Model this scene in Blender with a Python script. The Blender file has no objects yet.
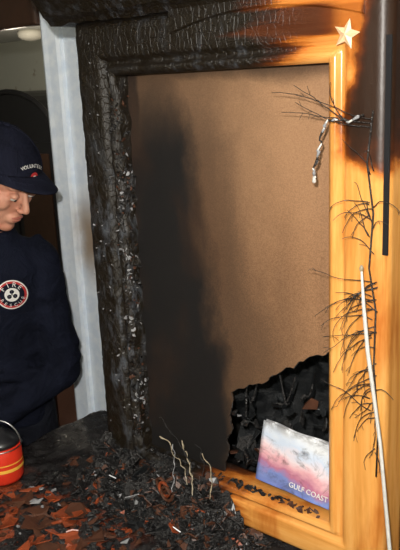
import bpy, bmesh, math, random
from mathutils import Vector, Matrix, noise, Euler
random.seed(7)
S=bpy.context.scene
S.view_settings.view_transform='Standard'
S.view_settings.look='None'
COL=S.collection

# ------------------------------------------------------------ materials
class N:
    def __init__(s,name):
        s.m=bpy.data.materials.new(name); s.m.use_nodes=True
        s.t=s.m.node_tree; s.t.nodes.clear()
        s.out=s.t.nodes.new('ShaderNodeOutputMaterial')
        s.b=s.t.nodes.new('ShaderNodeBsdfPrincipled')
        s.t.links.new(s.b.outputs[0],s.out.inputs[0])
    def put(s,sock,v):
        if isinstance(v,bpy.types.NodeSocket): s.t.links.new(v,sock)
        elif isinstance(v,(tuple,list)) and sock.type=='RGBA': sock.default_value=(*v[:3],1)
        else: sock.default_value=v
    def math(s,op,a,b=0.0,clamp=False):
        n=s.t.nodes.new('ShaderNodeMath'); n.operation=op; n.use_clamp=clamp
        s.put(n.inputs[0],a); s.put(n.inputs[1],b); return n.outputs[0]
    def pos(s):
        n=s.t.nodes.new('ShaderNodeNewGeometry'); return n.outputs['Position']
    def obj(s,k='Object'):
        n=s.t.nodes.new('ShaderNodeTexCoord'); return n.outputs[k]
    def sep(s,v):
        n=s.t.nodes.new('ShaderNodeSeparateXYZ'); s.put(n.inputs[0],v); return n.outputs
    def scale(s,v,sc,loc=(0,0,0)):
        n=s.t.nodes.new('ShaderNodeMapping'); s.put(n.inputs[0],v)
        n.inputs['Scale'].default_value=sc; n.inputs['Location'].default_value=loc; return n.outputs[0]
    def noise(s,v,sc=5,det=4,rough=.55,dist=0):
        n=s.t.nodes.new('ShaderNodeTexNoise'); s.put(n.inputs['Vector'],v)
        n.inputs['Scale'].default_value=sc; n.inputs['Detail'].default_value=det
        n.inputs['Roughness'].default_value=rough; n.inputs['Distortion'].default_value=dist
        return n.outputs['Fac']
    def vor(s,v,sc=40,feat='DISTANCE_TO_EDGE'):
        n=s.t.nodes.new('ShaderNodeTexVoronoi'); n.feature=feat; s.put(n.inputs['Vector'],v)
        n.inputs['Scale'].default_value=sc; return n.outputs['Distance']
    def mr(s,v,a,b,c=0,d=1,smooth=True):
        n=s.t.nodes.new('ShaderNodeMapRange'); 
        if smooth: n.interpolation_type='SMOOTHSTEP'
        s.put(n.inputs[0],v); n.inputs[1].default_value=a; n.inputs[2].default_value=b
        n.inputs[3].default_value=c; n.inputs[4].default_value=d; return n.outputs[0]
    def ramp(s,v,stops):
        n=s.t.nodes.new('ShaderNodeValToRGB'); s.put(n.inputs[0],v)
        r=n.color_ramp
        while len(r.elements)<len(stops): r.elements.new(.5)
        for e,(p,c) in zip(r.elements,stops): e.position=p; e.color=(*c,1)
        return n.outputs[0]
    def mix(s,f,a,b,mode='MIX'):
        n=s.t.nodes.new('ShaderNodeMix'); n.data_type='RGBA'; n.blend_type=mode
        s.put(n.inputs[0],f); s.put(n.inputs[6],a); s.put(n.inputs[7],b); return n.outputs[2]
    def bump(s,h,st=.5,d=.01):
        n=s.t.nodes.new('ShaderNodeBump'); s.put(n.inputs['Height'],h)
        s.put(n.inputs['Strength'],st); n.inputs['Distance'].default_value=d
        s.t.links.new(n.outputs[0],s.b.inputs['Normal'])
    def col(s,c): s.put(s.b.inputs['Base Color'],c); return s
    def rough(s,r): s.put(s.b.inputs['Roughness'],r); return s
    def spec(s,r): s.put(s.b.inputs['Specular IOR Level'],r); return s

def simple(name,c,r=.6,var=.15,sc=30,bump=.15,metal=0,spec=.5):
    n=N(name); f=n.noise(n.obj(),sc,4)
    n.col(n.mix(f,tuple(x*(1-var) for x in c),tuple(min(1,x*(1+var)) for x in c)))
    n.rough(r).spec(spec); n.b.inputs['Metallic'].default_value=metal
    if bump: n.bump(f,bump,.003)
    return n.m

def char_mask(n):
    p=n.pos(); x,y,z=n.sep(p)[0:3]
    n1=n.math('SUBTRACT',n.noise(p,9,6),.5)
    nst=n.math('SUBTRACT',n.noise(n.scale(p,(2.5,10,50)),1,6,.6),.5)
    xx=n.math('ADD',x,n.math('ADD',n.math('MULTIPLY',n1,.14),n.math('MULTIPLY',nst,.26)))
    lift=n.mr(z,1.5,1.8,0,.13)      # header is sooted further along than the sill
    m1=n.mr(n.math('SUBTRACT',xx,lift),-.80,-.95)
    m2=n.math('MULTIPLY',n.mr(n.math('ADD',x,n.math('MULTIPLY',n1,.14)),-.622,-.565),n.mr(n.math('ADD',z,n.math('MULTIPLY',n1,.32)),1.57,1.70))
    m3=n.math('MULTIPLY',n.mr(n.math('ADD',z,n.math('MULTIPLY',nst,.07)),1.798,1.823),
              n.mr(n.math('ADD',z,n.math('MULTIPLY',nst,.03)),1.874,1.855,.20,.68))
    m3=n.math('MULTIPLY',m3,n.mr(x,-.60,-.66,.45,1))
    m=n.math('MAXIMUM',n.math('MAXIMUM',m1,n.math('MULTIPLY',m2,.90)),m3)
    smoke=n.math('MULTIPLY',n.mr(n.math('ADD',x,n.math('MULTIPLY',nst,.14)),-.60,-.86,0,.50),n.mr(z,1.6,1.77))
    stain=n.mr(n.noise(n.scale(p,(6,6,1.6)),1.3,5,.6),.47,.70,0,.27)
    m=n.math('MAXIMUM',m,n.math('MAXIMUM',smoke,stain))
    return p,m,m1

def wood(name,grain):
    n=N(name); p,m,m1=char_mask(n)
    g=n.noise(n.scale(p,grain),1,5,.6,.6)
    knots=n.mr(n.noise(n.scale(p,tuple(.35*a for a in grain)),1,2,.5,1.5),.60,.75)
    c=n.ramp(g,[(.25,(.58,.225,.040)),(.5,(.74,.335,.080)),(.75,(.82,.43,.130))])
    c=n.mix(n.math('MULTIPLY',knots,.55),c,(.38,.12,.02))
    burn=n.ramp(m,[(0,(1,1,1)),(.22,(.70,.48,.32)),(.5,(.17,.085,.055)),(.78,(.050,.030,.034)),(1,(.013,.017,.023))])
    c=n.mix(1.0,c,burn,'MULTIPLY')
    ash=n.mr(n.noise(n.scale(p,(1,1,.4)),42,6,.74),.47,.72)
    area=n.mr(n.noise(n.scale(p,(1,1,.6)),7,3),.42,.62,.15,1)
    c=n.mix(n.math('MULTIPLY',n.math('MULTIPLY',ash,area),n.math('MULTIPLY',n.math('POWER',m1,3),.38)),c,(.19,.22,.27))
    n.col(c); n.rough(n.mr(m,.1,.8,.22,.42)).spec(.5)
    fine=n.math('ADD',n.math('MULTIPLY',n.math('MINIMUM',n.vor(n.scale(p,(1,1,.7)),80),.05),10.0),n.math('MULTIPLY',n.noise(p,150,6,.72),.9))
    h=n.math('ADD',n.math('MULTIPLY',fine,m1),n.math('MULTIPLY',g,.05))
    h=n.math('ADD',h,n.math('MULTIPLY',n.math('MULTIPLY',n.noise(p,60,5,.65),m),.35))
    n.bump(h,.55,.004)
    return n.m
M_post=wood('pine_vertical',(60,60,4))
M_rail=wood('pine_horizontal',(4,60,60))

def board_mat():
    n=N('hardboard_sooted'); p=n.pos(); x,y,z=n.sep(p)[0:3]
    fine=n.noise(p,420,3,.7); big=n.math('SUBTRACT',n.noise(n.scale(p,(1,1,.6)),5,6,.62,.3),.5)
    c=n.mix(n.mr(fine,.3,.7),(.225,.115,.056),(.350,.190,.098))
    c=n.mix(n.mr(n.math('ADD',z,n.math('MULTIPLY',big,.2)),1.35,1.72,0,.35),c,(.42,.25,.14))
    edge=n.mr(z,1.10,1.74,-.785,-.895,False)
    d=n.math('SUBTRACT',n.math('ADD',x,n.math('MULTIPLY',big,.26)),edge)
    core=n.mr(d,.040,-.15)
    haze=n.math('MULTIPLY',n.mr(d,.17,-.07),.70)
    soot=n.math('MAXIMUM',core,haze)
    # plume thins towards the top of the board
    soot=n.math('MULTIPLY',soot,n.mr(n.math('ADD',z,n.math('MULTIPLY',big,.25)),1.80,1.58,.70,1.0))
    soot=n.math('MAXIMUM',soot,n.mr(n.math('ADD',x,n.math('MULTIPLY',big,.05)),-1.075,-1.120,0,.96))
    edge2=n.mr(n.math('ADD',z,n.math('MULTIPLY',big,.05)),1.735,1.775,0,.75)
    soot=n.math('MAXIMUM',soot,edge2)
    run=n.mr(n.noise(n.scale(p,(26,26,2.2)),1,4,.6),.50,.75,0,.34)
    soot=n.math('MAXIMUM',soot,n.math('MULTIPLY',run,n.mr(d,.34,.0)))
    rust=n.math('MULTIPLY',n.mr(n.noise(n.scale(p,(1,1,.5)),7,4),.48,.70),soot)
    b=n.mix(n.math('MULTIPLY',rust,.6),(.012,.011,.011),(.040,.021,.013))
    b=n.mix(n.math('MULTIPLY',n.mr(n.noise(p,160,4,.8),.60,.8),.22),b,(.12,.10,.08))
    n.col(n.mix(soot,c,b)); n.rough(.5).spec(.35)
    n.bump(n.math('ADD',fine,n.math('MULTIPLY',n.noise(p,40,4),soot)),.30,.002)
    return n.m
M_board=board_mat()

def char_mat(name='char',base=(.012,.011,.011),ash=.25,rg=(.22,.7)):
    n=N(name); p=n.pos()
    a=n.mr(n.noise(p,70,6,.75),.56,.74)
    n.col(n.mix(n.math('MULTIPLY',a,ash),base,(.30,.29,.29))); n.rough(n.mr(n.noise(p,30,3),.3,.7,*rg))
    n.bump(n.math('ADD',n.noise(p,120,6,.7),n.math('MULTIPLY',n.vor(p,90),1.5)),.8,.005)
    return n.m
M_char=char_mat()
def melt():
    n=N('sooted_cavity'); p=n.pos()
    a=n.mr(n.noise(p,14,6,.65,.6),.54,.74)
    n.col(n.mix(n.math('MULTIPLY',a,.6),(.005,.006,.007),(.045,.052,.058))); n.rough(n.mr(n.noise(p,18,3),.3,.7,.35,.9)).spec(.3)
    n.bump(n.noise(p,60,6,.7),.8,.008); return n.m
M_melt=melt()
M_ash=simple('pale_ash',(.25,.25,.26),.9,.4,60,.5)
M_rust=simple('scorched_veneer',(.24,.050,.017),.35,.7,30,.5)
M_brownf=simple('brown_flake',(.070,.026,.013),.5,.6,40,.5)
M_glassy=simple('sooty_glass',(.012,.013,.014),.30,.3,20,.15,0,.6)
M_white=simple('melted_white_plastic',(.60,.58,.54),.35,.3,60,.2)
M_cream=simple('melted_cream_plastic',(.30,.25,.17),.35,.5,60,.3)

def table_mat():
    n=N('scorched_dresser_top'); p=n.pos(); x,y,z=n.sep(p)[0:3]
    a=n.noise(p,11,6,.62,.8)
    near=n.math('MULTIPLY',n.mr(y,.98,.86),n.mr(x,-.94,-1.08))
    rust=n.math('MULTIPLY',n.mr(a,.49,.525),near)
    c=n.mix(rust,(.012,.010,.010),(.24,.050,.017))
    ash=n.mr(n.noise(p,90,6,.75),.60,.74)
    c=n.mix(n.math('MULTIPLY',ash,.30),c,(.22,.19,.17))
    n.col(c); n.rough(n.mr(n.noise(p,25,3),.35,.65,.18,.65))
    n.bump(n.math('ADD',n.noise(p,110,6,.75),n.math('MULTIPLY',a,.6)),.9,.006)
    return n.m
M_table=table_mat()

def wall_white(base0=(.68,.76,.86),base1=(.80,.86,.92)):
    n=N('painted_plaster_sooted'); p=n.pos(); x,y,z=n.sep(p)[0:3]
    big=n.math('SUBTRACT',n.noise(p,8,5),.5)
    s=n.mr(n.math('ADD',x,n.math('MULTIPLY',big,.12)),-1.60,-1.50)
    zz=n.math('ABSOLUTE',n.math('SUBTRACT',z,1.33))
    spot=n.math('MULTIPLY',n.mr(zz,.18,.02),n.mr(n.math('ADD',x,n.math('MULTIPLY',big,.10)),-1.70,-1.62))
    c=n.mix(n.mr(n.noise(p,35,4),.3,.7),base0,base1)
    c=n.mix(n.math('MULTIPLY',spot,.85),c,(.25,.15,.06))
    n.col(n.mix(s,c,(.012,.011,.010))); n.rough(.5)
    n.bump(n.noise(p,50,4),.10,.003)
    return n.m
M_wall=wall_white()
def wallpaper():
    n=N('wallpaper'); p=n.pos()
    v=n.vor(p,7,'F1')
    f=n.math('MULTIPLY',n.mr(v,.28,.12),n.mr(n.noise(p,25,3),.45,.55))
    n.col(n.mix(f,(.48,.49,.42),(.29,.25,.19))); n.rough(.8); n.bump(n.noise(p,80,3),.1,.002); return n.m
M_paper=wallpaper()
M_ceil=simple('ceiling_paint',(.60,.60,.57),.9,.05,20,.1)
def floor_mat():
    n=N('dark_red_carpet'); p=n.pos(); n.col(n.mix(n.noise(p,60,5),(.05,.018,.010),(.10,.035,.02))).rough(.9); n.bump(n.noise(p,200,3),.4,.004); return n.m
M_floor=floor_mat()
M_dwood=simple('dark_walnut',(.045,.022,.013),.35,.4,25,.1)
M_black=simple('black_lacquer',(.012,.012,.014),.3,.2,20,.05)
def fabric(name,c):
    n=N(name); p=n.obj()
    w=n.noise(p,9,4,.55,1.2)
    n.col(n.mix(n.mr(w,.3,.7),tuple(x*.8 for x in c),tuple(x*1.25 for x in c))).rough(.9).spec(.12)
    n.bump(n.math('ADD',n.math('MULTIPLY',w,4),n.math('MULTIPLY',n.noise(p,500,2),.25)),.7,.007)
    return n.m
M_navy=fabric('navy_sweatshirt_knit',(.006,.0075,.016))
M_cap=fabric('navy_cap_twill',(.009,.010,.020))
M_trou=fabric('dark_trousers',(.008,.009,.014))
def skin():
    n=N('skin'); p=n.obj(); n.col(n.mix(n.mr(n.noise(p,25,4),.35,.65),(.52,.22,.14),(.62,.31,.21))).rough(.55)
    n.b.inputs['Subsurface Weight'].default_value=.12; n.b.inputs['Subsurface Radius'].default_value=(.01,.004,.002)
    n.bump(n.noise(p,350,3),.08,.001); return n.m
M_skin=skin()
M_lip=simple('lips',(.42,.14,.10),.45,.15,60,.1)
M_hair=simple('brown_hair',(.055,.028,.015),.6,.5,200,.6)
M_eye=simple('eye_white',(.62,.58,.52),.2,.03,10,0)
M_iris=simple('iris',(.03,.02,.015),.15,.1,10,0)
M_redpatch=simple('red_embroidery',(.50,.03,.03),.7,.2,200,.3)
M_whthread=simple('white_embroidery',(.75,.73,.70),.7,.1,200,.3)
M_lred=simple('red_enamel',(.62,.035,.015),.22,.1,12,.03)
M_metal=simple('steel_wire',(.45,.45,.45),.3,.1,20,.05,1)
M_yellow=simple('yellow_label',(.75,.42,.05),.5,.1,20,.05)
M_twig=char_mat('burnt_garland_wire',(.022,.018,.016),.6)
M_shade=simple('lamp_shade',(.7,.68,.6),.6,.05,20,0)

# ------------------------------------------------------------ mesh builder
class MB:
    def __init__(s): s.v=[];s.f=[];s.mi=[];s.mats=[];s.M=Matrix.Identity(4)
    def mat(s,m):
        if m not in s.mats: s.mats.append(m)
        return s.mats.index(m)
    def add(s,vs,fs,m):
        o=len(s.v); k=s.mat(m)
        s.v+= [tuple(s.M@Vector(v)) for v in vs]
        for f in fs: s.f.append([i+o for i in f]); s.mi.append(k)
    def box(s,c,d,m,rot=None):
        x,y,z=[a/2 for a in d]; R=rot.to_matrix() if rot else Matrix.Identity(3)
        vs=[Vector(c)+R@Vector((sx*x,sy*y,sz*z)) for sz in(-1,1) for sy in(-1,1) for sx in(-1,1)]
        s.add(vs,[(0,2,3,1),(4,5,7,6),(0,1,5,4),(2,6,7,3),(0,4,6,2),(1,3,7,5)],m)
    def ell(s,c,r,m,rot=None,nu=20,nv=14,keep=None):
        R=rot.to_matrix() if rot else Matrix.Identity(3)
        vs=[];fs=[];loc=[]
        for i in range(nv+1):
            t=math.pi*i/nv
            for j in range(nu):
                a=2*math.pi*j/nu
                l=Vector((r[0]*math.sin(t)*math.cos(a),r[1]*math.sin(t)*math.sin(a),r[2]*math.cos(t)))
                loc.append(l); vs.append(Vector(c)+R@l)
        for i in range(nv):
            for j in range(nu):
                q=(i*nu+j,(i+1)*nu+j,(i+1)*nu+(j+1)%nu,i*nu+(j+1)%nu)
                if keep and not all(keep(loc[k]) for k in q): continue
                if i==0: q=(q[0],q[1],q[2])
                elif i==nv-1: q=(q[0],q[1],q[3])
                fs.append(q)
        s.add(vs,fs,m)
    def loft(s,rings,m,n=20,cap=True):
        vs=[];fs=[]
        for c,a,b in rings:
            for j in range(n):
                t=2*math.pi*j/n
                vs.append(Vector(c)+Vector(a)*math.cos(t)+Vector(b)*math.sin(t))
        for i in range(len(rings)-1):
            for j in range(n):
                fs.append((i*n+j,i*n+(j+1)%n,(i+1)*n+(j+1)%n,(i+1)*n+j))
        if cap:
            fs.append(tuple(reversed(range(n)))); fs.append(tuple((len(rings)-1)*n+j for j in range(n)))
        s.add(vs,fs,m)
    def tube(s,pts,rad,m,n=8):
        pts=[Vector(p) for p in pts]
        if not isinstance(rad,(list,tuple)): rad=[rad]*len(pts)
        rings=[];prev=None
        for i,p in enumerate(pts):
            d=(pts[min(i+1,len(pts)-1)]-pts[max(i-1,0)])
            if d.length<1e-7: d=Vector((0,0,1))
            d.normalize()
            if prev is None:
                up=Vector((0,0,1)) if abs(d.z)<.9 else Vector((1,0,0)); a=d.cross(up).normalized()
            else:
                a=prev-d*prev.dot(d)
                a=a.normalized() if a.length>1e-6 else d.orthogonal().normalized()
            prev=a; b=d.cross(a); rings.append((p,a*rad[i],b*rad[i]))
        s.loft(rings,m,n)
    def cap(s,p0,p1,r0,r1,m,n=14):
        p0=Vector(p0);p1=Vector(p1); s.tube([p0,p0.lerp(p1,.33),p0.lerp(p1,.67),p1],[r0,r0+(r1-r0)*.33,r0+(r1-r0)*.67,r1],m,n)
        s.ell(p0,(r0,)*3,m,nu=n,nv=10); s.ell(p1,(r1,)*3,m,nu=n,nv=10)
    def flake(s,c,r,m,tilt=.4,th=.0015,k=None):
        k=k or random.randint(4,7); R=Euler((random.uniform(-tilt,tilt),random.uniform(-tilt,tilt),random.uniform(0,6.3))).to_matrix()
        asp=random.uniform(.35,1); vs=[]
        rr=[r*random.uniform(.5,1.25) for _ in range(k)]
        for z in(-th,th):
            for j in range(k):
                t=2*math.pi*j/k; 
                vs.append(Vector(c)+R@Vector((rr[j]*math.cos(t),asp*rr[j]*math.sin(t),z+.12*rr[j]*math.cos(2*t))))
        fs=[tuple(reversed(range(k))),tuple(range(k,2*k))]+[(j,(j+1)%k,k+(j+1)%k,k+j) for j in range(k)]
        s.add(vs,fs,m)
    def obj(s,name,parent=None,smooth=True):
        me=bpy.data.meshes.new(name); me.from_pydata(s.v,[],s.f)
        for m in s.mats: me.materials.append(m)
        for p,k in zip(me.polygons,s.mi): p.material_index=k; p.use_smooth=smooth
        me.update(); o=bpy.data.objects.new(name,me); COL.objects.link(o)
        if parent: o.parent=parent
        return o
def remesh(o,vox,it=6,disp=0,dsc=.1,fac=.6):
    m=o.modifiers.new('r','REMESH'); m.mode='VOXEL'; m.voxel_size=vox; m.use_smooth_shade=True
    m=o.modifiers.new('s','SMOOTH'); m.iterations=it; m.factor=fac
    if disp:
        t=bpy.data.textures.new(o.name+'_t','CLOUDS'); t.noise_scale=dsc; t.noise_depth=2
        m=o.modifiers.new('d','DISPLACE'); m.texture=t; m.strength=disp; m.mid_level=.5
def bevel(o,w=.004,seg=2):
    m=o.modifiers.new('b','BEVEL'); m.width=w; m.segments=seg; m.limit_method='ANGLE'
def empty(name,loc=(0,0,0),rz=0):
    e=bpy.data.objects.new(name,None); COL.objects.link(e); e.location=loc; e.rotation_euler=(0,0,rz); e.empty_display_size=.1; return e
def slab(name,c,d,m,bv=0):
    b=MB(); b.box((0,0,0),d,m); o=b.obj(name,smooth=False); o.location=c
    if bv: bevel(o,bv)
    return o

# ------------------------------------------------------------ room shell
slab('floor',(-2.3,1.1,-.05),(7.6,5.4,.1),M_floor)
slab('ceiling',(-2.3,1.1,2.37),(7.6,5.4,.1),M_ceil)
slab('ceiling.001',(-2.3,2.55,2.20),(7.4,2.10,.14),M_ceil)
slab('wall_back',(-.11,1.44,1.16),(3.22,.12,2.32),M_wall)      # ends at X=-1.72 : doorway
slab('wall_back_header',(-2.2,1.44,2.19),(.96,.12,.26),M_dwood)
slab('wall_back_left',(-4.35,1.44,1.16),(3.4,.12,2.32),M_wall)
slab('wall_far',(-2.3,3.66,1.16),(7.4,.12,2.32),M_paper)
slab('wall_left',(-6.06,1.1,1.16),(.12,5.2,2.32),M_paper)
slab('wall_right',(1.46,1.1,1.16),(.12,5.2,2.32),M_paper)
slab('wall_front',(-2.3,-1.56,1.16),(7.4,.12,2.32),M_paper)
def casing(b,x0,sgn):
    vs=[];fs=[]
    P=[(0,.0),(0,-.014),(.012,-.02),(.028,-.016),(.06,-.012),(.066,-.018),(.075,-.012),(.075,0)]
    for z in(0.002,2.06):
        for a,y in P: vs.append((x0+sgn*a,1.38+y,z))
    k=len(P)
    for i in range(k-1): fs.append((i,i+1,k+i+1,k+i))
    fs.append(tuple(range(k))); fs.append(tuple(range(k,2*k)))
    b.add(vs,fs,M_wall)
b=MB(); casing(b,-1.737,1); b.box((-1.729,1.44,1.03),(.014,.13,2.06),M_wall)
b.obj('trim_1',smooth=False)
slab('trim_2',(-2.22,1.365,1.985),(.97,.035,.11),M_dwood,.008)
slab('baseboard_far',(-2.3,3.585,.06),(7.2,.03,.12),M_dwood,.005)

# far room furniture: arched wardrobe
b=MB(); vs=[];fs=[]
pf=[(-.5,0),(.5,0)]+[(.5*math.cos(a),1.42+.34*math.sin(a)) for a in [math.pi*i/20 for i in range(21)]]
k=len(pf)
for y in(0,.45):
    for a,z in pf: vs.append((a,y,z))
b.add(vs,[tuple(range(k)),tuple(reversed(range(k,2*k)))]+[(i,k+i,k+(i+1)%k,(i+1)%k) for i in range(k)],M_black)
for sx in(-1,1):
    b.box((sx*.235,-.008,.85),(.44,.016,1.15),M_black); b.box((sx*.235,-.02,.85),(.34,.01,1.0),M_dwood)
    b.ell((sx*.04,-.03,.9),(.013,.013,.013),M_metal)
b.tube([(.5*1.0*math.cos(a),-.01,1.42+.34*math.sin(a)) for a in [math.pi*i/20 for i in range(21)]],.018,M_black)
o=b.obj('arched_wardrobe',smooth=False); o.location=(-4.36,3.1,0)
# flush ceiling lamp
b=MB()
b.loft([((0,0,z),(r,0,0),(0,r,0)) for z,r in[(2.13,.07),(2.115,.085),(2.09,.08),(2.075,.06),(2.067,.03),(2.064,.01)]],M_shade,28)
o=b.obj('ceiling_lamp'); o.location=(-3.98,3.05,0)
# upright chair beyond doorway
b=MB()
for sx in(-.19,.19):
    b.box((sx,-.18,.225),(.035,.035,.45),M_dwood); b.box((sx,.18,.47),(.035,.035,.94),M_dwood)
b.box((0,0,.46),(.42,.42,.035),M_dwood)
for z in(.6,.72,.84): b.box((0,.18,z),(.36,.02,.06),M_dwood)
o=b.obj('wooden_chair',smooth=False); o.location=(-2.75,2.15,0); o.rotation_euler=(0,0,.5); bevel(o,.005)

# ------------------------------------------------------------ dresser (carcass, scorched top, mirror)
TX0,TX1,TY0,TY1,TZ=-1.54,.10,.58,1.30,.85
dr=empty('dresser_with_mirror')
b=MB(); b.box(((TX0+TX1)/2,(TY0+TY1)/2+.01,.44),(TX1-TX0-.04,TY1-TY0-.05,.74),M_dwood)
b.box(((TX0+TX1)/2,(TY0+TY1)/2+.02,.035),(TX1-TX0-.08,TY1-TY0-.1,.07),M_dwood)
for r_,z in enumerate((.68,.46,.24)):
    for c_ in range(3):
        cx=TX0+.04+(c_+.5)*(TX1-TX0-.08)/3
        b.box((cx,TY0+.03,z),(.50,.025,.19),M_dwood)
        for dx in(-.1,.1): b.ell((cx+dx,TY0+.01,z),(.014,.014,.014),M_metal,nu=12,nv=8)
o=b.obj('carcass',dr,False); bevel(o,.004)
nx,ny=240,110; vs=[];fs=[]
for j in range(ny+1):
    for i in range(nx+1):
        x=TX0+(TX1-TX0)*i/nx; y=TY0+(TY1-TY0)*j/ny
        d=.007*noise.noise((x*14,y*14,0))+.006*noise.noise((x*38,y*38,3))+.004*noise.noise((x*80,y*80,7))
        e=min(i,nx-i,j,ny-j)
        if e==0: d=-.006
        vs.append((x,y,TZ-.004+d))
for j in range(ny):
    for i in range(nx):
        a=j*(nx+1)+i; fs.append((a,a+1,a+nx+2,a+nx+1))
b=MB(); b.add(vs,fs,M_table)
b.box(((TX0+TX1)/2,(TY0+TY1)/2,TZ-.028),(TX1-TX0,TY1-TY0,.03),M_table)
b.obj('top',dr)
OX0,OX1,OZ0,OZ1,FY=-1.137,-.638,.935,1.775,1.07
P=[(0,.06),(0,.003),(.004,0),(.011,-.006),(.017,-.003),(.021,.005),(.028,.006),(.033,-.002),(.038,-.005),(.066,-.006),(.094,-.005),(.101,-.001),(.107,.007),(.11,.013),(.11,.075),(.0,.075)]
P2=[]
for i in range(len(P)):
    a=Vector(P[i]);c=Vector(P[(i+1)%len(P)]); n_=max(1,int((c-a).length/.006))
    for k in range(n_): P2.append(tuple(a.lerp(c,k/n_)))
vs=[];fs=[];K=len(P2);NS=[80,110,80,150]
def corners(o): 
    ol=o*1.06; ob=o*.78
    return [(OX0-ol,OZ0-ob),(OX1+o,OZ0-ob),(OX1+o,OZ1+o),(OX0-ol,OZ1+o)]
ring=[]
for sd in range(4):
    for q in range(NS[sd]): ring.append((sd,q/NS[sd]))
for sd,t in ring:
    for o_,d_ in P2:
        C=corners(o_); a=C[sd];c=C[(sd+1)%4]
        x=a[0]+(c[0]-a[0])*t; z=a[1]+(c[1]-a[1])*t; y=FY+d_
        m=max(0,min(1,(-.88-x)/.12))
        if m>0:
            v=Vector((x,y,z)); amp=m*.0020
            inner=2.4 if o_<.03 else 1
            cell=noise.voronoi(Vector((x*60,y*60,z*48)))[0]; crack=min(.10,cell[1]-cell[0])/.10
            dn=noise.noise(v*34)*amp*inner+noise.noise(v*90)*amp*.4-(1-crack)*amp*.8
            y-=dn; x+=noise.noise(v*30+Vector((5,0,0)))*amp*(4 if o_<.03 else .6); z+=noise.noise(v*30+Vector((0,9,0)))*amp*.4
        vs.append((x,y,z))
NR=len(ring)
b=MB(); b.v=vs; kr=b.mat(M_rail); kp=b.mat(M_post)
for r_ in range(NR):
    for k in range(K):
        b.f.append((r_*K+k,((r_+1)%NR)*K+k,((r_+1)%NR)*K+(k+1)%K,r_*K+(k+1)%K)); b.mi.append(kr if ring[r_][0] in(0,2) else kp)
b.obj('mirror_frame',dr)
pr=[(1.14,1.884),(1.062,1.884),(1.056,1.892),(1.045,1.90),(1.035,1.915),(1.022,1.93),(1.005,1.938),(.995,1.945),(.99,1.955),(.99,1.985),(.98,1.99),(.98,2.01),(1.14,2.01)]
xs=[-1.315+.84*i/90 for i in range(91)]; vs=[];fs=[];k=len(pr)
for x in xs:
    for y,z in pr:
        m=max(0,min(1,(-.9-x)/.12)); nn=noise.noise((x*30,y*30,z*30))*.006*m
        vs.append((x,y-nn,z+nn))
for i in range(len(xs)-1):
    for j in range(k): fs.append((i*k+j,i*k+(j+1)%k,(i+1)*k+(j+1)%k,(i+1)*k+j))
fs.append(tuple(range(k))); fs.append(tuple((len(xs)-1)*k+j for j in reversed(range(k))))
b=MB(); b.add(vs,fs,M_rail); b.obj('cornice',dr,False)
# arched applied moulding
b=MB(); vs=[];fs=[]; n_=40
for i in range(n_+1):
    x=-.97+.40*i/n_; u=(x+.77)/.20; zl=1.842+.028*max(0,1-u*u)
    for y,z in((1.060,zl+.003),(1.0635,zl),(1.075,zl)): vs.append((x,y,z))
    vs.append((x,1.060,1.886))
for i in range(n_):
    for j in(0,1): fs.append((i*4+j,(i+1)*4+j,(i+1)*4+j+1,i*4+j+1))
    fs.append((i*4,i*4+3,(i+1)*4+3,(i+1)*4))
fs.append((0,1,2,3)); fs.append((n_*4,n_*4+1,n_*4+2,n_*4+3))
b.add(vs,fs,M_rail); b.obj('header_arch_moulding',dr,False)
edge=[(-.625,1.268),(-.655,1.262),(-.69,1.250),(-.72,1.232),(-.76,1.205),(-.80,1.175),(-.84,1.152),(-.875,1.138),(-.893,1.128),(-.888,1.105),(-.899,1.07),(-.893,1.04),(-.91,1.01),(-.905,.985),(-.925,.925)]
pts=[(-1.15,.925),(-1.15,1.785),(-.625,1.785)]
e2=[]
for i in range(len(edge)-1):
    a=Vector(edge[i]);c=Vector(edge[i+1])
    for q in range(6):
        p=a.lerp(c,q/6); p.y+=.010*noise.noise((p.x*55,p.y*55,1)); p.x+=.006*noise.noise((p.x*60,p.y*60,5)); e2.append(tuple(p))
e2.append(edge[-1]); pts=pts+e2; k=len(pts)
vs=[(x,1.108,z) for x,z in pts]+[(x,1.113,z) for x,z in pts]
b=MB(); b.add(vs,[tuple(range(k)),tuple(reversed(range(k,2*k)))]+[(i,k+i,k+(i+1)%k,(i+1)%k) for i in range(k)],M_board)
rim=[Vector((x,1.110+.002*noise.noise((x*50,z*50,0)),z)) for x,z in e2]
b.tube(rim,[.0008+.0022*abs(noise.noise(p*80)) for p in rim],M_char,6)
b.obj('backing_board',dr,False)
# peeling flakes, concentrated on the inner lip
b=MB()
for i in range(620):
    z=random.uniform(.97,1.74); x=OX0+random.gauss(-.003,.006)+.004*math.sin(z*25)
    y=random.uniform(1.058,1.10)
    mid=1.02<z<1.62
    m=random.choices([M_ash,M_char,M_brownf],[2.4 if mid and noise.noise((0,0,z*9))>-.1 else .3,5,1])[0]
    b.flake((x,y,z),random.uniform(.002,.007),m,1.5,.0005)
for i in range(60):
    z=random.uniform(.95,1.85); x=random.uniform(-1.24,-1.15)
    b.flake((x,1.063+random.uniform(-.001,.002),z),random.uniform(.002,.004),random.choice([M_ash,M_char]),1.0,.0005)
b.obj('peeling_char_flakes',dr,False)
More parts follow.
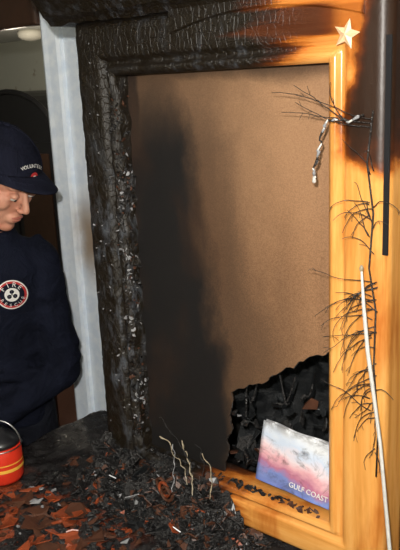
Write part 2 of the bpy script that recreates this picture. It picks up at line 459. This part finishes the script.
# sooted, sagging liner and charred scraps inside the opening
b=MB(); vs=[];fs=[]; nx,nz=90,70
for j in range(nz+1):
    for i in range(nx+1):
        u=i/nx; w_=j/nz; x=-.97+.50*u; z=.87+.46*w_
        q=Vector((x,0,z)); y=1.26+.06*noise.noise(q*9+Vector((0,2,0)))+.03*noise.noise(q*24)-.03*math.sin(w_*5+u*3)
        vs.append((x,min(1.33,max(1.18,y)),z))
for j in range(nz):
    for i in range(nx): a=j*(nx+1)+i; fs.append((a,a+1,a+nx+2,a+nx+1))
b.add(vs,fs,M_melt)
for i in range(95):
    x=random.uniform(-.92,-.60); t=random.random()**1.8; z=.95+t*(.13+.35*(x+.92))
    b.flake((x,random.uniform(1.140,1.17),z),random.uniform(.008,.026),random.choices([M_char,M_melt,M_glassy,M_brownf,M_ash],[5,6,2,1,.3])[0],1.5,.0010)
for k_ in range(7):
    x=-.88+.04*k_; z=1.14+.012*k_; L=random.uniform(.03,.08); a=random.uniform(-1,1)
    b.tube([Vector((x,1.15,z))+Vector((L*math.sin(a)*t,-.01*t,-L*t+.02*math.sin(4*t+k_))) for t in [i/10 for i in range(11)]],[.001+.0015*abs(math.sin(i)) for i in range(11)],M_char,6)
b.obj('melted_backing',dr,False)

# debris on dresser top (one heap of flakes, chunks and scraps)
def clear(x,y):
    if (x+1.42)**2+(y-.885)**2<.066**2: return False
    if x<-1.36 and y>.80: return False
    return True
b=MB()
for i in range(1100):
    x=random.uniform(-1.44,-.53); y=random.uniform(.66,1.055)
    if not clear(x,y): continue
    m=random.choices([M_char,M_brownf,M_rust,M_ash,M_glassy],[12,3,2.0 if x<-1.0 and y<.92 else .12,.2,2])[0]
    b.flake((x,y,TZ+random.uniform(.0,.005)),random.uniform(.004,.020),m,.35,.0007)
def hs(x): return (1.0 if x<-.91 else max(0,(-.805-x)/.105))
for i in range(2000):
    u=random.random(); x=-1.24+.47*u; y=random.uniform(.95,1.058)
    h=(y-.94)/.12*.105*hs(x)*(.85+.35*noise.noise((x*14,0,2)))
    b.flake((x,y,TZ+random.uniform(.6,1)*max(0,h)),random.uniform(.008,.028),random.choices([M_char,M_brownf,M_rust,M_ash,M_glassy],[14,2.5,.35,.12,2])[0],1.0,.0009)
for i in range(60):
    x=random.uniform(-1.40,-1.02); y=random.uniform(.68,.90)
    if clear(x,y): b.flake((x,y,TZ+.005),random.uniform(.016,.044),random.choice([M_rust,M_rust,M_brownf,M_char]),.22,.0010)
def chunk(x,y,z,r,m,st=1.4):
    o=len(b.v); b.ell((x,y,z),(r*st,r,r*.8),m,Euler((random.uniform(-.5,.5),random.uniform(-.5,.5),random.uniform(0,3))),12,8)
    for q in range(o,len(b.v)):
        v=Vector(b.v[q]); nn=noise.noise_vector(v*75)*.008; b.v[q]=tuple(v+nn)
for i in range(40):
    x=random.uniform(-1.24,-.86); y=random.uniform(.98,1.05)
    h=(y-.94)/.12*.085*hs(x)
    chunk(x,y,TZ+h*random.uniform(.2,.8),random.uniform(.007,.018),M_char,random.uniform(.8,2))
for i in range(110):
    x=random.uniform(-1.12,-.66)
    b.flake((x,random.uniform(1.074,1.092),OZ0+.003),random.uniform(.003,.009),M_char if x<-.75 else M_brownf,.7,.001)
for c,r in[((-1.26,.86,.862),.016),((-1.23,.85,.864),.008),((-1.21,.88,.862),.009),((-1.30,.90,.86),.007)]:
    b.flake(c,r,M_ash,.5,.0012)
for q in range(3):
    b.tube([(-.995+q*.016+(.010+.0005*i)*math.cos(i*.33)*.9,.99-q*.01,.935+(.010+.0005*i)*math.sin(i*.33)) for i in range(20)],.0034,M_rust if q%2 else M_brownf,6)
ST=[((-1.03,1.03,1.02),(-.98,1.04,.985),(-.955,1.03,.93)),((-1.05,1.05,1.05),(-1.0,1.04,1.03),(-.95,1.035,.98)),
    ((-.99,1.05,1.01),(-.955,1.05,.97),(-.94,1.02,.91)),
    ((-1.01,1.05,1.0),(-.99,1.03,.95),(-.985,1.01,.91)),((-.93,1.05,1.0),(-.895,1.05,.98),(-.89,1.02,.92)),((-.945,1.05,1.02),(-.92,1.05,1.0),(-.91,1.02,.94))]
for k_,(a,c,d) in enumerate(ST):
    a,c,d=Vector(a),Vector(c),Vector(d); pts=[]
    for i in range(21):
        t=i/20; p=a*(1-t)**2+c*2*t*(1-t)+d*t*t; p+=Vector((1,.5,1))*.007*noise.noise(p*60); pts.append(p)
    b.tube(pts,[.0006+.0024*abs(noise.noise(p*90)) for p in pts],[M_cream,M_char,M_cream,M_ash,M_cream,M_char][k_],6)
b.obj('charred_debris',None,False)

# guidebook leaning in the opening
n=N('book_cover'); g=n.obj('Generated'); x,y,z=n.sep(g)[0:3]
nn=n.math('SUBTRACT',n.noise(n.scale(g,(3,1,3)),1.5,4),.5)
zz=n.math('ADD',n.math('ADD',z,n.math('MULTIPLY',x,.18)),n.math('MULTIPLY',nn,.45))
c=n.ramp(zz,[(.0,(.12,.15,.40)),(.20,(.20,.26,.55)),(.34,(.50,.18,.28)),(.48,(.78,.42,.46)),(.62,(.85,.72,.76)),(.80,(.62,.70,.84)),(1,(.80,.82,.86))])
soot=n.mr(n.noise(g,4,6,.7,.5),.48,.74,0,.85)
rim_=n.mr(z,.82,1.02,0,.8)
n.col(n.mix(n.math('MAXIMUM',soot,n.math('MULTIPLY',rim_,n.mr(n.noise(g,7,4),.35,.6))),c,(.07,.06,.06))).rough(.14)
M_cover=n.m
M_pages=simple('page_block',(.6,.55,.45),.8,.1,200,.3)
bk=empty('guidebook',(-.722,1.096,OZ0+.016)); bk.rotation_euler=(-.20,.055,0)
def warped(b,y0,th,m,hw,h):
    nx_,nz_=24,14; V=[]; 
    for s_ in(0,1):
        for j in range(nz_+1):
            for i in range(nx_+1):
                x=-hw+2*hw*i/nx_; z=h*j/nz_; w_=.005*math.sin(i/nx_*3.1)*(j/nz_)+.003*noise.noise((x*18,z*18,0))
                V.append((x,y0-w_+s_*th,z+.0015*(j/nz_)*math.sin(i*.5)))
    K_=(nx_+1)*(nz_+1); Fq=[]
    for j in range(nz_):
        for i in range(nx_):
            a=j*(nx_+1)+i; Fq.append((a,a+1,a+nx_+2,a+nx_+1)); Fq.append((K_+a,K_+a+nx_+1,K_+a+nx_+2,K_+a+1))
    for j in range(nz_):
        for i in(0,nx_):
            a=j*(nx_+1)+i; Fq.append((a,a+nx_+1,K_+a+nx_+1,K_+a))
    for i in range(nx_):
        for j in(0,nz_):
            a=j*(nx_+1)+i; Fq.append((a,a+1,K_+a+1,K_+a))
    b.add(V,Fq,m)
b=MB(); warped(b,0,.0015,M_cover,.104,.126); b.obj('front_cover',bk)
b=MB(); warped(b,.0016,.008,M_pages,.102,.123); b.obj('pages',bk)
b=MB(); warped(b,.0098,.0015,M_cover,.104,.126); b.obj('back_cover',bk)
def text(body,size,mat,name,parent,loc,rot,ext=.0006,align='CENTER'):
    cu=bpy.data.curves.new(name,'FONT'); cu.body=body; cu.size=size; cu.extrude=ext; cu.align_x=align
    o=bpy.data.objects.new(name,cu); COL.objects.link(o)
    dg=bpy.context.evaluated_depsgraph_get(); me=bpy.data.meshes.new_from_object(o.evaluated_get(dg))
    bpy.data.objects.remove(o); o=bpy.data.objects.new(name,me); COL.objects.link(o); me.materials.clear(); me.materials.append(mat)
    o.parent=parent; o.location=loc; o.rotation_euler=rot; return o
text('GULF COAST',.0150,M_whthread,'title',bk,(.022,-.0036,.014),(math.pi/2,0,0))

# ------------------------------------------------------------ star, garland, light string
b=MB(); vs=[];R1,R2=.024,.011
for j in range(10):
    r=R1 if j%2==0 else R2; a=math.pi/2+j*math.pi/5; vs.append((r*math.cos(a),0,r*math.sin(a)))
vs+=[(0,-.006,0),(0,.003,0)]
b.add(vs,[(j,(j+1)%10,10) for j in range(10)]+[((j+1)%10,j,11) for j in range(10)],simple('cream_star_paint',(.78,.52,.30),.4,.1,30,.1))
o=b.obj('star_ornament',None,False); o.location=(-.597,1.056,1.815); o.rotation_euler=(0,.25,0)
b=MB()
def frond(p0,d,L,droop,needles=6,r=.0010):
    p=Vector(p0); d=Vector(d).normalized(); pts=[p.copy()]
    n_=12
    for i in range(n_):
        d=(d+Vector((0,0,-droop/n_))+Vector((random.uniform(-.2,.2),0,random.uniform(-.2,.2)))).normalized()
        p=p+d*L/n_; p.y=min(p.y,1.056); pts.append(p.copy())
    b.tube(pts,[r*(1-.5*i/n_) for i in range(n_+1)],M_twig,5)
    for q in range(needles):
        s=pts[random.randint(3,n_)]; dd=(d+Vector((random.uniform(-.8,.8),random.uniform(-.3,.1),random.uniform(-.8,.8)))).normalized()
        e=s+dd*random.uniform(.006,.016); e.y=min(e.y,1.058); b.tube([s,(s+e)/2+Vector((0,0,.001)),e],r*.45,M_twig,4)
stem=[(-.548,1.052,1.70),(-.556,1.050,1.62),(-.545,1.052,1.54),(-.55,1.050,1.45),(-.538,1.052,1.38),(-.54,1.052,1.28),(-.53,1.052,1.18),(-.532,1.052,1.08)]
b.tube(stem,.0014,M_twig,6)
for i in range(3): frond((-.55,1.050,1.675+.006*i),(-1,-.05,.25),.14+.022*i,-.1+.25*i,3)
frond((-.60,1.048,1.69),(-1,-.1,.35),.10,-.2,2); frond((-.60,1.048,1.69),(-1,-.1,.9),.06,.2,1)
for i in range(14): frond((-.548+random.uniform(-.006,.006),1.052,random.uniform(1.47,1.62)),(random.uniform(-1,.3),-.1,random.uniform(-.3,.9)),random.uniform(.04,.075),random.uniform(.8,3),1,.0009)
for i in range(38): frond((-.540+random.uniform(-.006,.006),1.052,random.uniform(1.20,1.43)),(-1,random.uniform(-.2,0),random.uniform(-.5,.5)),random.uniform(.04,.12),random.uniform(.4,2.6),2,.0009)
for i in range(8): frond((-.535,1.052,random.uniform(1.12,1.26)),(random.uniform(-1,.6),-.1,random.uniform(-.9,.3)),random.uniform(.03,.07),1,1,.0009)
b.obj('burnt_garland',None)
b=MB(); ctl=[(-.562,1.040,1.690),(-.585,1.040,1.684),(-.606,1.038,1.688),(-.622,1.038,1.684),(-.629,1.038,1.668),(-.636,1.038,1.640),(-.643,1.038,1.612),(-.646,1.040,1.588)]
pts=[]
for i in range(len(ctl)-1):
    for q in range(5): 
        p=Vector(ctl[i]).lerp(Vector(ctl[i+1]),q/5); pts.append(p+Vector((1,.3,1))*.005*noise.noise(p*140))
pts.append(Vector(ctl[-1]))
b.tube(pts,[.0012+.0034*abs(noise.noise(p*110)) for p in pts],M_twig,8)
for i,L in((2,3),(9,2),(15,5),(24,3),(30,4)):
    for q in range(L): b.cap(pts[i+q]+Vector((.0004,-.0012,0)),pts[i+q+1]+Vector((.0006,-.0014,0)),.0014+.0008*((i+q)%3),.0018,M_ash if (i+q)%3 else M_white,8)
b.cap(pts[-3],pts[-1],.0022,.0036,M_white,8)
b.obj('melted_light_string',None)
b=MB(); ctl=[(-.556,1.036,1.452),(-.550,1.034,1.39),(-.541,1.033,1.312),(-.529,1.034,1.235),(-.517,1.035,1.155),(-.506,1.036,1.05),(-.496,1.038,.95),(-.492,1.038,.852)]
b.tube(ctl,[.0018,.0032,.0036,.0034,.0032,.0034,.0036,.0038],M_white,8); b.ell(ctl[0],(.0034,.0034,.006),M_cream,nu=10,nv=8)
b.obj('white_plastic_rod',None)
b=MB(); b.box((0,0,0),(.009,.003,.34),M_black); o=b.obj('corner_shade_strip',dr,False); o.location=(-.532,1.070,1.64)  # dark strip standing in for the shadow line down the post corner

# ------------------------------------------------------------ red lantern at left of the top
ln=empty('red_lantern',(-1.425,.885,TZ+.003))
b=MB()
pf=[(.0,.036),(.004,.046),(.012,.049),(.05,.050),(.085,.049),(.092,.045)]
b.loft([((0,0,z),(r,0,0),(0,r,0)) for z,r in pf],M_lred,32); b.obj('tank',ln)
b=MB(); b.loft([((0,0,z),(r,0,0),(0,r,0)) for z,r in[(.092,.046),(.097,.047),(.103,.046),(.108,.040),(.118,.030),(.122,.018),(.132,.014),(.134,.0)]],M_black,28); b.obj('lid',ln)
b=MB(); b.loft([((0,0,z),(.0508,0,0),(0,.0508,0)) for z in(.035,.043)],M_yellow,32,False); b.loft([((0,0,z),(.0508,0,0),(0,.0508,0)) for z in(.052,.055)],M_yellow,32,False); b.obj('label_band',ln)
b=MB(); b.tube([(.05*math.cos(a)*1.02,0,.088+.062*math.sin(a)) for a in [math.pi*i/16 for i in range(17)]],.0018,M_metal,6)
b.tube([(.051*math.cos(a),.051*math.sin(a),.089) for a in [2*math.pi*i/32 for i in range(33)]],.0016,M_metal,6)
o=b.obj('wire_handle',ln); o.rotation_euler=(0,0,.7)

# ------------------------------------------------------------ man
BA=math.radians(-38)
man=empty('man',(-1.755,1.085,0),BA)
b=MB()
T=[(.84,.0,.122,.170,.0),(.92,.008,.127,.168,.0),(1.0,.018,.124,.160,.004),(1.08,.032,.122,.158,.01),(1.16,.05,.124,.162,.014),(1.24,.07,.126,.168,.018),(1.31,.088,.114,.166,.022),(1.350,.10,.092,.132,.028),(1.385,.11,.073,.092,.038),(1.415,.12,.064,.070,.05)]
b.loft([((x,y,z),(d,0,.02*d),(0,w,0)) for z,x,d,w,y in T],M_navy,28)
SL=[(.088,.168,1.315),(.055,.205,.99),(.190,.000,.905)]
SR=[(.085,-.145,1.315),(.06,-.27,1.02),(.275,-.175,.905)]
for a in(SL,SR):
    b.cap(a[0],a[1],.060,.054,M_navy); b.cap(a[1],a[2],.054,.036,M_navy)
    b.cap((.10,a[0][1]*.45,1.35),a[0],.052,.058,M_navy)
for k_ in range(9):
    z=.93+.055*k_; b.tube([(.13+.02*math.sin(k_)+.09*math.cos(t)-.09,.02+.165*math.sin(t),z+.03*math.sin(2*t+k_*1.3)) for t in [(-1.3+2.6*i/10) for i in range(11)]],.012,M_navy,6)
for k_ in range(6):
    z=1.0+.05*k_; c0=Vector(SL[1]).lerp(Vector(SL[0]),(z-.99)/.325)
    b.tube([c0+Vector((.052*math.cos(t),.052*math.sin(t),.03*math.sin(t+k_))) for t in [(-2.2+4.4*i/10) for i in range(11)]],.010,M_navy,6)
shirt=b.obj('sweatshirt',man); remesh(shirt,.007,5,.012,.06)
b=MB()
b.loft([((.118,.05,1.405),(.066,0,.012),(0,.068,0)),((.126,.053,1.43),(.062,0,.015),(0,.062,0)),((.128,.053,1.432),(.054,0,.013),(0,.055,0)),((.12,.05,1.405),(.055,0,.012),(0,.056,0))],M_navy,28,False)
b.obj('collar',man)
b=MB()
b.loft([((.0,0,.97),(.108,0,0),(0,.150,0)),((.0,0,.90),(.118,0,0),(0,.165,0)),((0,0,.82),(.113,0,0),(0,.168,0))],M_trou,24)
for s_ in(-1,1):
    b.cap((0,s_*.09,.86),(.02,s_*.11,.50),.088,.062,M_trou); b.cap((.02,s_*.11,.50),(-.03,s_*.12,.10),.062,.05,M_trou)
o=b.obj('trousers',man); remesh(o,.01,6,.014,.08)
for s_,nm in((1,'left_shoe'),(-1,'right_shoe')):
    b=MB(); b.ell((.0,s_*.12,.06),(.06,.045,.055),M_black); b.ell((.09,s_*.125,.04),(.10,.05,.038),M_black); b.box((.05,s_*.123,.012),(.27,.09,.022),M_black)
    o=b.obj(nm,man); remesh(o,.008,4)
def hand(nm,wrist,ang,side):
    b=MB(); b.M=Matrix.Translation(wrist)@Matrix.Rotation(ang,4,'Z')@Matrix.Rotation(.18,4,'Y')
    b.cap((-.05,0,0),(.01,0,0),.026,.026,M_skin)
    b.ell((.045,0,-.002),(.052,.040,.017),M_skin)
    F=[(.030,.070,.009),(.011,.080,.0095),(-.009,.075,.009),(-.028,.058,.008)]
    for y,L,r in F:
        y=y*side*-1; base=Vector((.075,y*.95,0)); j1=base+Vector((L*.45,y*.15,.002)); j2=j1+Vector((L*.33,y*.08,-.014)); j3=j2+Vector((L*.22,0,-.016))
        b.cap(base-Vector((.02,0,0)),j1,r*1.05,r,M_skin,10); b.cap(j1,j2,r,r*.9,M_skin,10); b.cap(j2,j3,r*.9,r*.78,M_skin,10)
    t=-side
    b.cap((.012,t*.026,-.004),(.045,t*.055,-.010),.014,.011,M_skin,10); b.cap((.045,t*.055,-.010),(.072,t*.062,-.018),.011,.009,M_skin,10)
    o=b.obj(nm,man); remesh(o,.0032,3)
hand('left_hand',(.208,-.020,.897),-.75,1)
hand('right_hand',(.300,-.160,.897),.3,-1)
# head
HM=Matrix.Translation((.172,.100,1.553))@Matrix.Rotation(math.radians(50),4,'Z')@Matrix.Rotation(math.radians(31),4,'Y')
b=MB(); b.M=HM
b.ell((-.012,0,.03),(.098,.078,.088),M_skin); b.ell((.026,0,-.03),(.060,.058,.085),M_skin)
b.ell((.030,0,-.075),(.050,.047,.040),M_skin); b.ell((.064,0,-.100),(.020,.024,.018),M_skin)
for s_ in(-1,1):
    b.ell((.052,s_*.038,-.026),(.028,.024,.028),M_skin); b.ell((.070,s_*.026,.020),(.019,.026,.010),M_skin)
    b.ell((-.006,s_*.080,-.010),(.018,.009,.031),M_skin,Euler((0,.15,s_*-.35))); b.ell((.096,s_*.009,-.040),(.009,.007,.006),M_skin)
    b.ell((.0,s_*.052,-.055),(.035,.016,.035),M_skin); b.ell((.040,s_*.034,-.060),(.030,.018,.028),M_skin)
    b.ell((.078,s_*.031,-.004),(.010,.014,.010),M_skin)
b.cap((.084,0,.008),(.106,0,-.034),.0075,.0100,M_skin,10)
b.ell((.076,0,-.068),(.018,.026,.020),M_skin)
b.M=Matrix.Identity(4)
b.cap((.105,.045,1.36),tuple(HM@Vector((-.015,0,-.06))),.060,.055,M_skin)
o=b.obj('head',man); remesh(o,.0032,5)
b=MB(); b.M=HM
b.ell((.0885,0,-.0635),(.0070,.020,.0034),M_lip); b.ell((.0875,0,-.0715),(.0075,.017,.0042),M_lip); b.obj('lips',man)
b=MB(); b.M=HM
for s_ in(-1,1):
    b.ell((.080,s_*.031,-.005),(.0105,.0115,.0090),M_eye,nu=16,nv=10); b.ell((.0882,s_*.031,-.0085),(.0030,.0045,.0045),M_iris,nu=12,nv=8)
    b.ell((.0808,s_*.031,.0000),(.0118,.0135,.0085),M_skin,nu=16,nv=10)
b.obj('eyes',man)
b=MB(); b.M=HM
for s_ in(-1,1): b.tube([(.087,s_*.014,.019),(.086,s_*.028,.024),(.075,s_*.046,.020)],[.0014,.0020,.0010],M_hair,6)
b.ell((-.018,0,.025),(.101,.083,.090),M_hair,nu=30,nv=22,keep=lambda l:(l.z>-.055 and l.x<.045) or (l.x<-.03 and l.z>-.078))
for s_ in(-1,1): b.ell((.022,s_*.074,-.002),(.010,.006,.024),M_hair)
b.obj('hair',man)
cp=MB(); cp.M=HM@Matrix.Rotation(-.14,4,'Y')
cp.ell((-.010,0,.036),(.110,.091,.094),M_cap,nu=36,nv=26,keep=lambda l:l.z>-.012)
for i in range(6):
    a=math.pi*i/3+.5236; cp.tube([(-.010+.1105*math.cos(a)*math.cos(t),.0915*math.sin(a)*math.cos(t),.036+.0945*math.sin(t)) for t in [1.5*j/12 for j in range(13)]],.0012,M_cap,5)
cp.ell((-.010,0,.131),(.009,.009,.005),M_cap)
crown=cp.obj('cap_crown',man); m=crown.modifiers.new('so','SOLIDIFY'); m.thickness=.003
br=MB(); br.M=HM@Matrix.Rotation(-.14,4,'Y'); vs=[];fs=[];A=24;Rn=8
for i in range(A+1):
    a=math.radians(-72+144*i/A)
    for j in range(Rn+1):
        s_=j/Rn; ext=.068*s_*max(0,math.cos(a*1.18))**.55
        x=-.010+.108*math.cos(a)+ext; y=.089*math.sin(a)*(1-.10*s_); z=.034-.22*ext-2.6*y*y*(.3+.7*s_)+.008
        vs.append((x,y,z))
for i in range(A):
    for j in range(Rn): q=i*(Rn+1)+j; fs.append((q,q+Rn+1,q+Rn+2,q+1))
br.add(vs,fs,M_cap); brim=br.obj('cap_brim',man); m=brim.modifiers.new('so','SOLIDIFY'); m.thickness=.0035
def wrap(o,tgt,off):
    m=o.modifiers.new('w','SHRINKWRAP'); m.target=tgt; m.wrap_method='PROJECT'; m.use_negative_direction=True; m.use_positive_direction=True
    m.use_project_x=False; m.use_project_y=False; m.use_project_z=True; m.offset=off; m.wrap_mode='ABOVE_SURFACE'
def disc(name,r0,r1,mat,par,M4,tgt,off,n_=40,k=6):
    b=MB(); vs=[];fs=[]
    for j in range(k+1):
        r=r0+(r1-r0)*j/k
        for i in range(n_): a=2*math.pi*i/n_; vs.append((r*math.cos(a),r*math.sin(a),0))
    for j in range(k):
        for i in range(n_): fs.append((j*n_+i,(j+1)*n_+i,(j+1)*n_+(i+1)%n_,j*n_+(i+1)%n_))
    b.add(vs,fs,mat); o=b.obj(name,par); o.matrix_local=M4; wrap(o,tgt,off); return o
fw=Vector((1,0,.12)).normalized(); lf=Vector((0,1,0)); up=fw.cross(lf)
def frame(c,x,y,z):
    m=Matrix.Identity(4)
    for i in range(3): m[i][0]=x[i];m[i][1]=y[i];m[i][2]=z[i];m[i][3]=c[i]
    return m
BM=frame((.24,.098,1.260),lf,up,fw)
disc('badge_ring_red',.030,.036,M_redpatch,man,BM,shirt,.002)
disc('badge_rim_white',.0355,.0385,M_whthread,man,BM,shirt,.0025)
disc('badge_field_dark',.018,.030,M_cap,man,BM,shirt,.002)
disc('badge_centre_white',.002,.018,M_whthread,man,BM,shirt,.002)
for a in(90,210,330):
    A_=math.radians(a); disc('badge_leaf',.0005,.0055,M_cap,man,BM@Matrix.Translation((.008*math.cos(A_),.008*math.sin(A_),0)),shirt,.003,16,3)
def arc_text(word,rad,a0,da,size,flip,par,BMx,tgt,nm):
    bmv=MB()
    for i,ch in enumerate(word):
        a=math.radians(a0+da*i)
        o=text(ch,size,M_whthread,'t',None,(0,0,0),(0,0,0),0)
        rot=(a-math.pi/2) if not flip else (a+math.pi/2)
        Mx=Matrix.Translation((rad*math.cos(a),rad*math.sin(a),0))@Matrix.Rotation(rot,4,'Z')@Matrix.Translation((0,-size*.35,0))
        bmv.add([Mx@v.co for v in o.data.vertices],[tuple(p.vertices) for p in o.data.polygons],M_whthread)
        bpy.data.objects.remove(o)
    o=bmv.obj(nm,par,False); o.matrix_local=BMx; wrap(o,tgt,.0035)
arc_text('FIRE',.0275,140,-33,.017,False,man,BM,shirt,'badge_text_fire')
arc_text('RESCUE',.0275,205,26,.012,True,man,BM,shirt,'badge_text_rescue')
cf=(HM.to_3x3()@Vector((1,-.25,.45))).normalized(); cl=(HM.to_3x3()@Vector((.25,1,0))).normalized(); cu_=cf.cross(cl).normalized()
CM=frame(HM@Vector((.15,-.02,.092)),cl,cu_,cf)
disc('cap_patch',.0005,.013,M_redpatch,man,CM@Matrix.Translation((.006,-.010,0)),crown,.002,20,3)
disc('cap_patch_core',.0005,.006,M_whthread,man,CM@Matrix.Translation((.006,-.010,0)),crown,.003,16,3)
arc_text('VOLUNTEER',.07,116,-6.2,.0115,False,man,CM@Matrix.Translation((0,-.052,0)),crown,'cap_lettering')

# ------------------------------------------------------------ camera
th,ph,ro=math.radians(41),math.radians(14.5),math.radians(2.6)
F=Vector((-math.sin(th)*math.cos(ph),math.cos(th)*math.cos(ph),-math.sin(ph)))
R0=Vector((math.cos(th),math.sin(th),0)); U0=R0.cross(F)
Rc=math.cos(ro)*R0-math.sin(ro)*U0; Uc=math.sin(ro)*R0+math.cos(ro)*U0
cam=bpy.data.cameras.new('camera'); co=bpy.data.objects.new('camera',cam); COL.objects.link(co)
co.matrix_world=frame((0,0,1.75),Rc,Uc,-F)
cam.sensor_fit='VERTICAL'; cam.sensor_height=24; cam.lens=24*736/550; cam.clip_start=.02
S.camera=co
# ------------------------------------------------------------ lights
def light(name,kind,loc,e,c=(1,1,1),size=.1):
    l=bpy.data.lights.new(name,kind); l.energy=e; l.color=c
    l.shadow_soft_size=size
    o=bpy.data.objects.new(name,l); COL.objects.link(o); o.location=loc; return o
light('camera_flash','POINT',(-.05,-.03,1.86),96,(1,.96,.89),.018)
light('far_room_bulb','POINT',(-3.4,2.5,1.88),16,(1,.88,.7),.06)
light('room_fill','POINT',(-.9,-.2,2.15),.6,(1,.85,.65),.12)  # weak warm fill added overhead, no fixture of its own
w=bpy.data.worlds.new('world'); S.world=w; w.use_nodes=True; w.node_tree.nodes['Background'].inputs[0].default_value=(.5,.5,.6,1); w.node_tree.nodes['Background'].inputs[1].default_value=.015
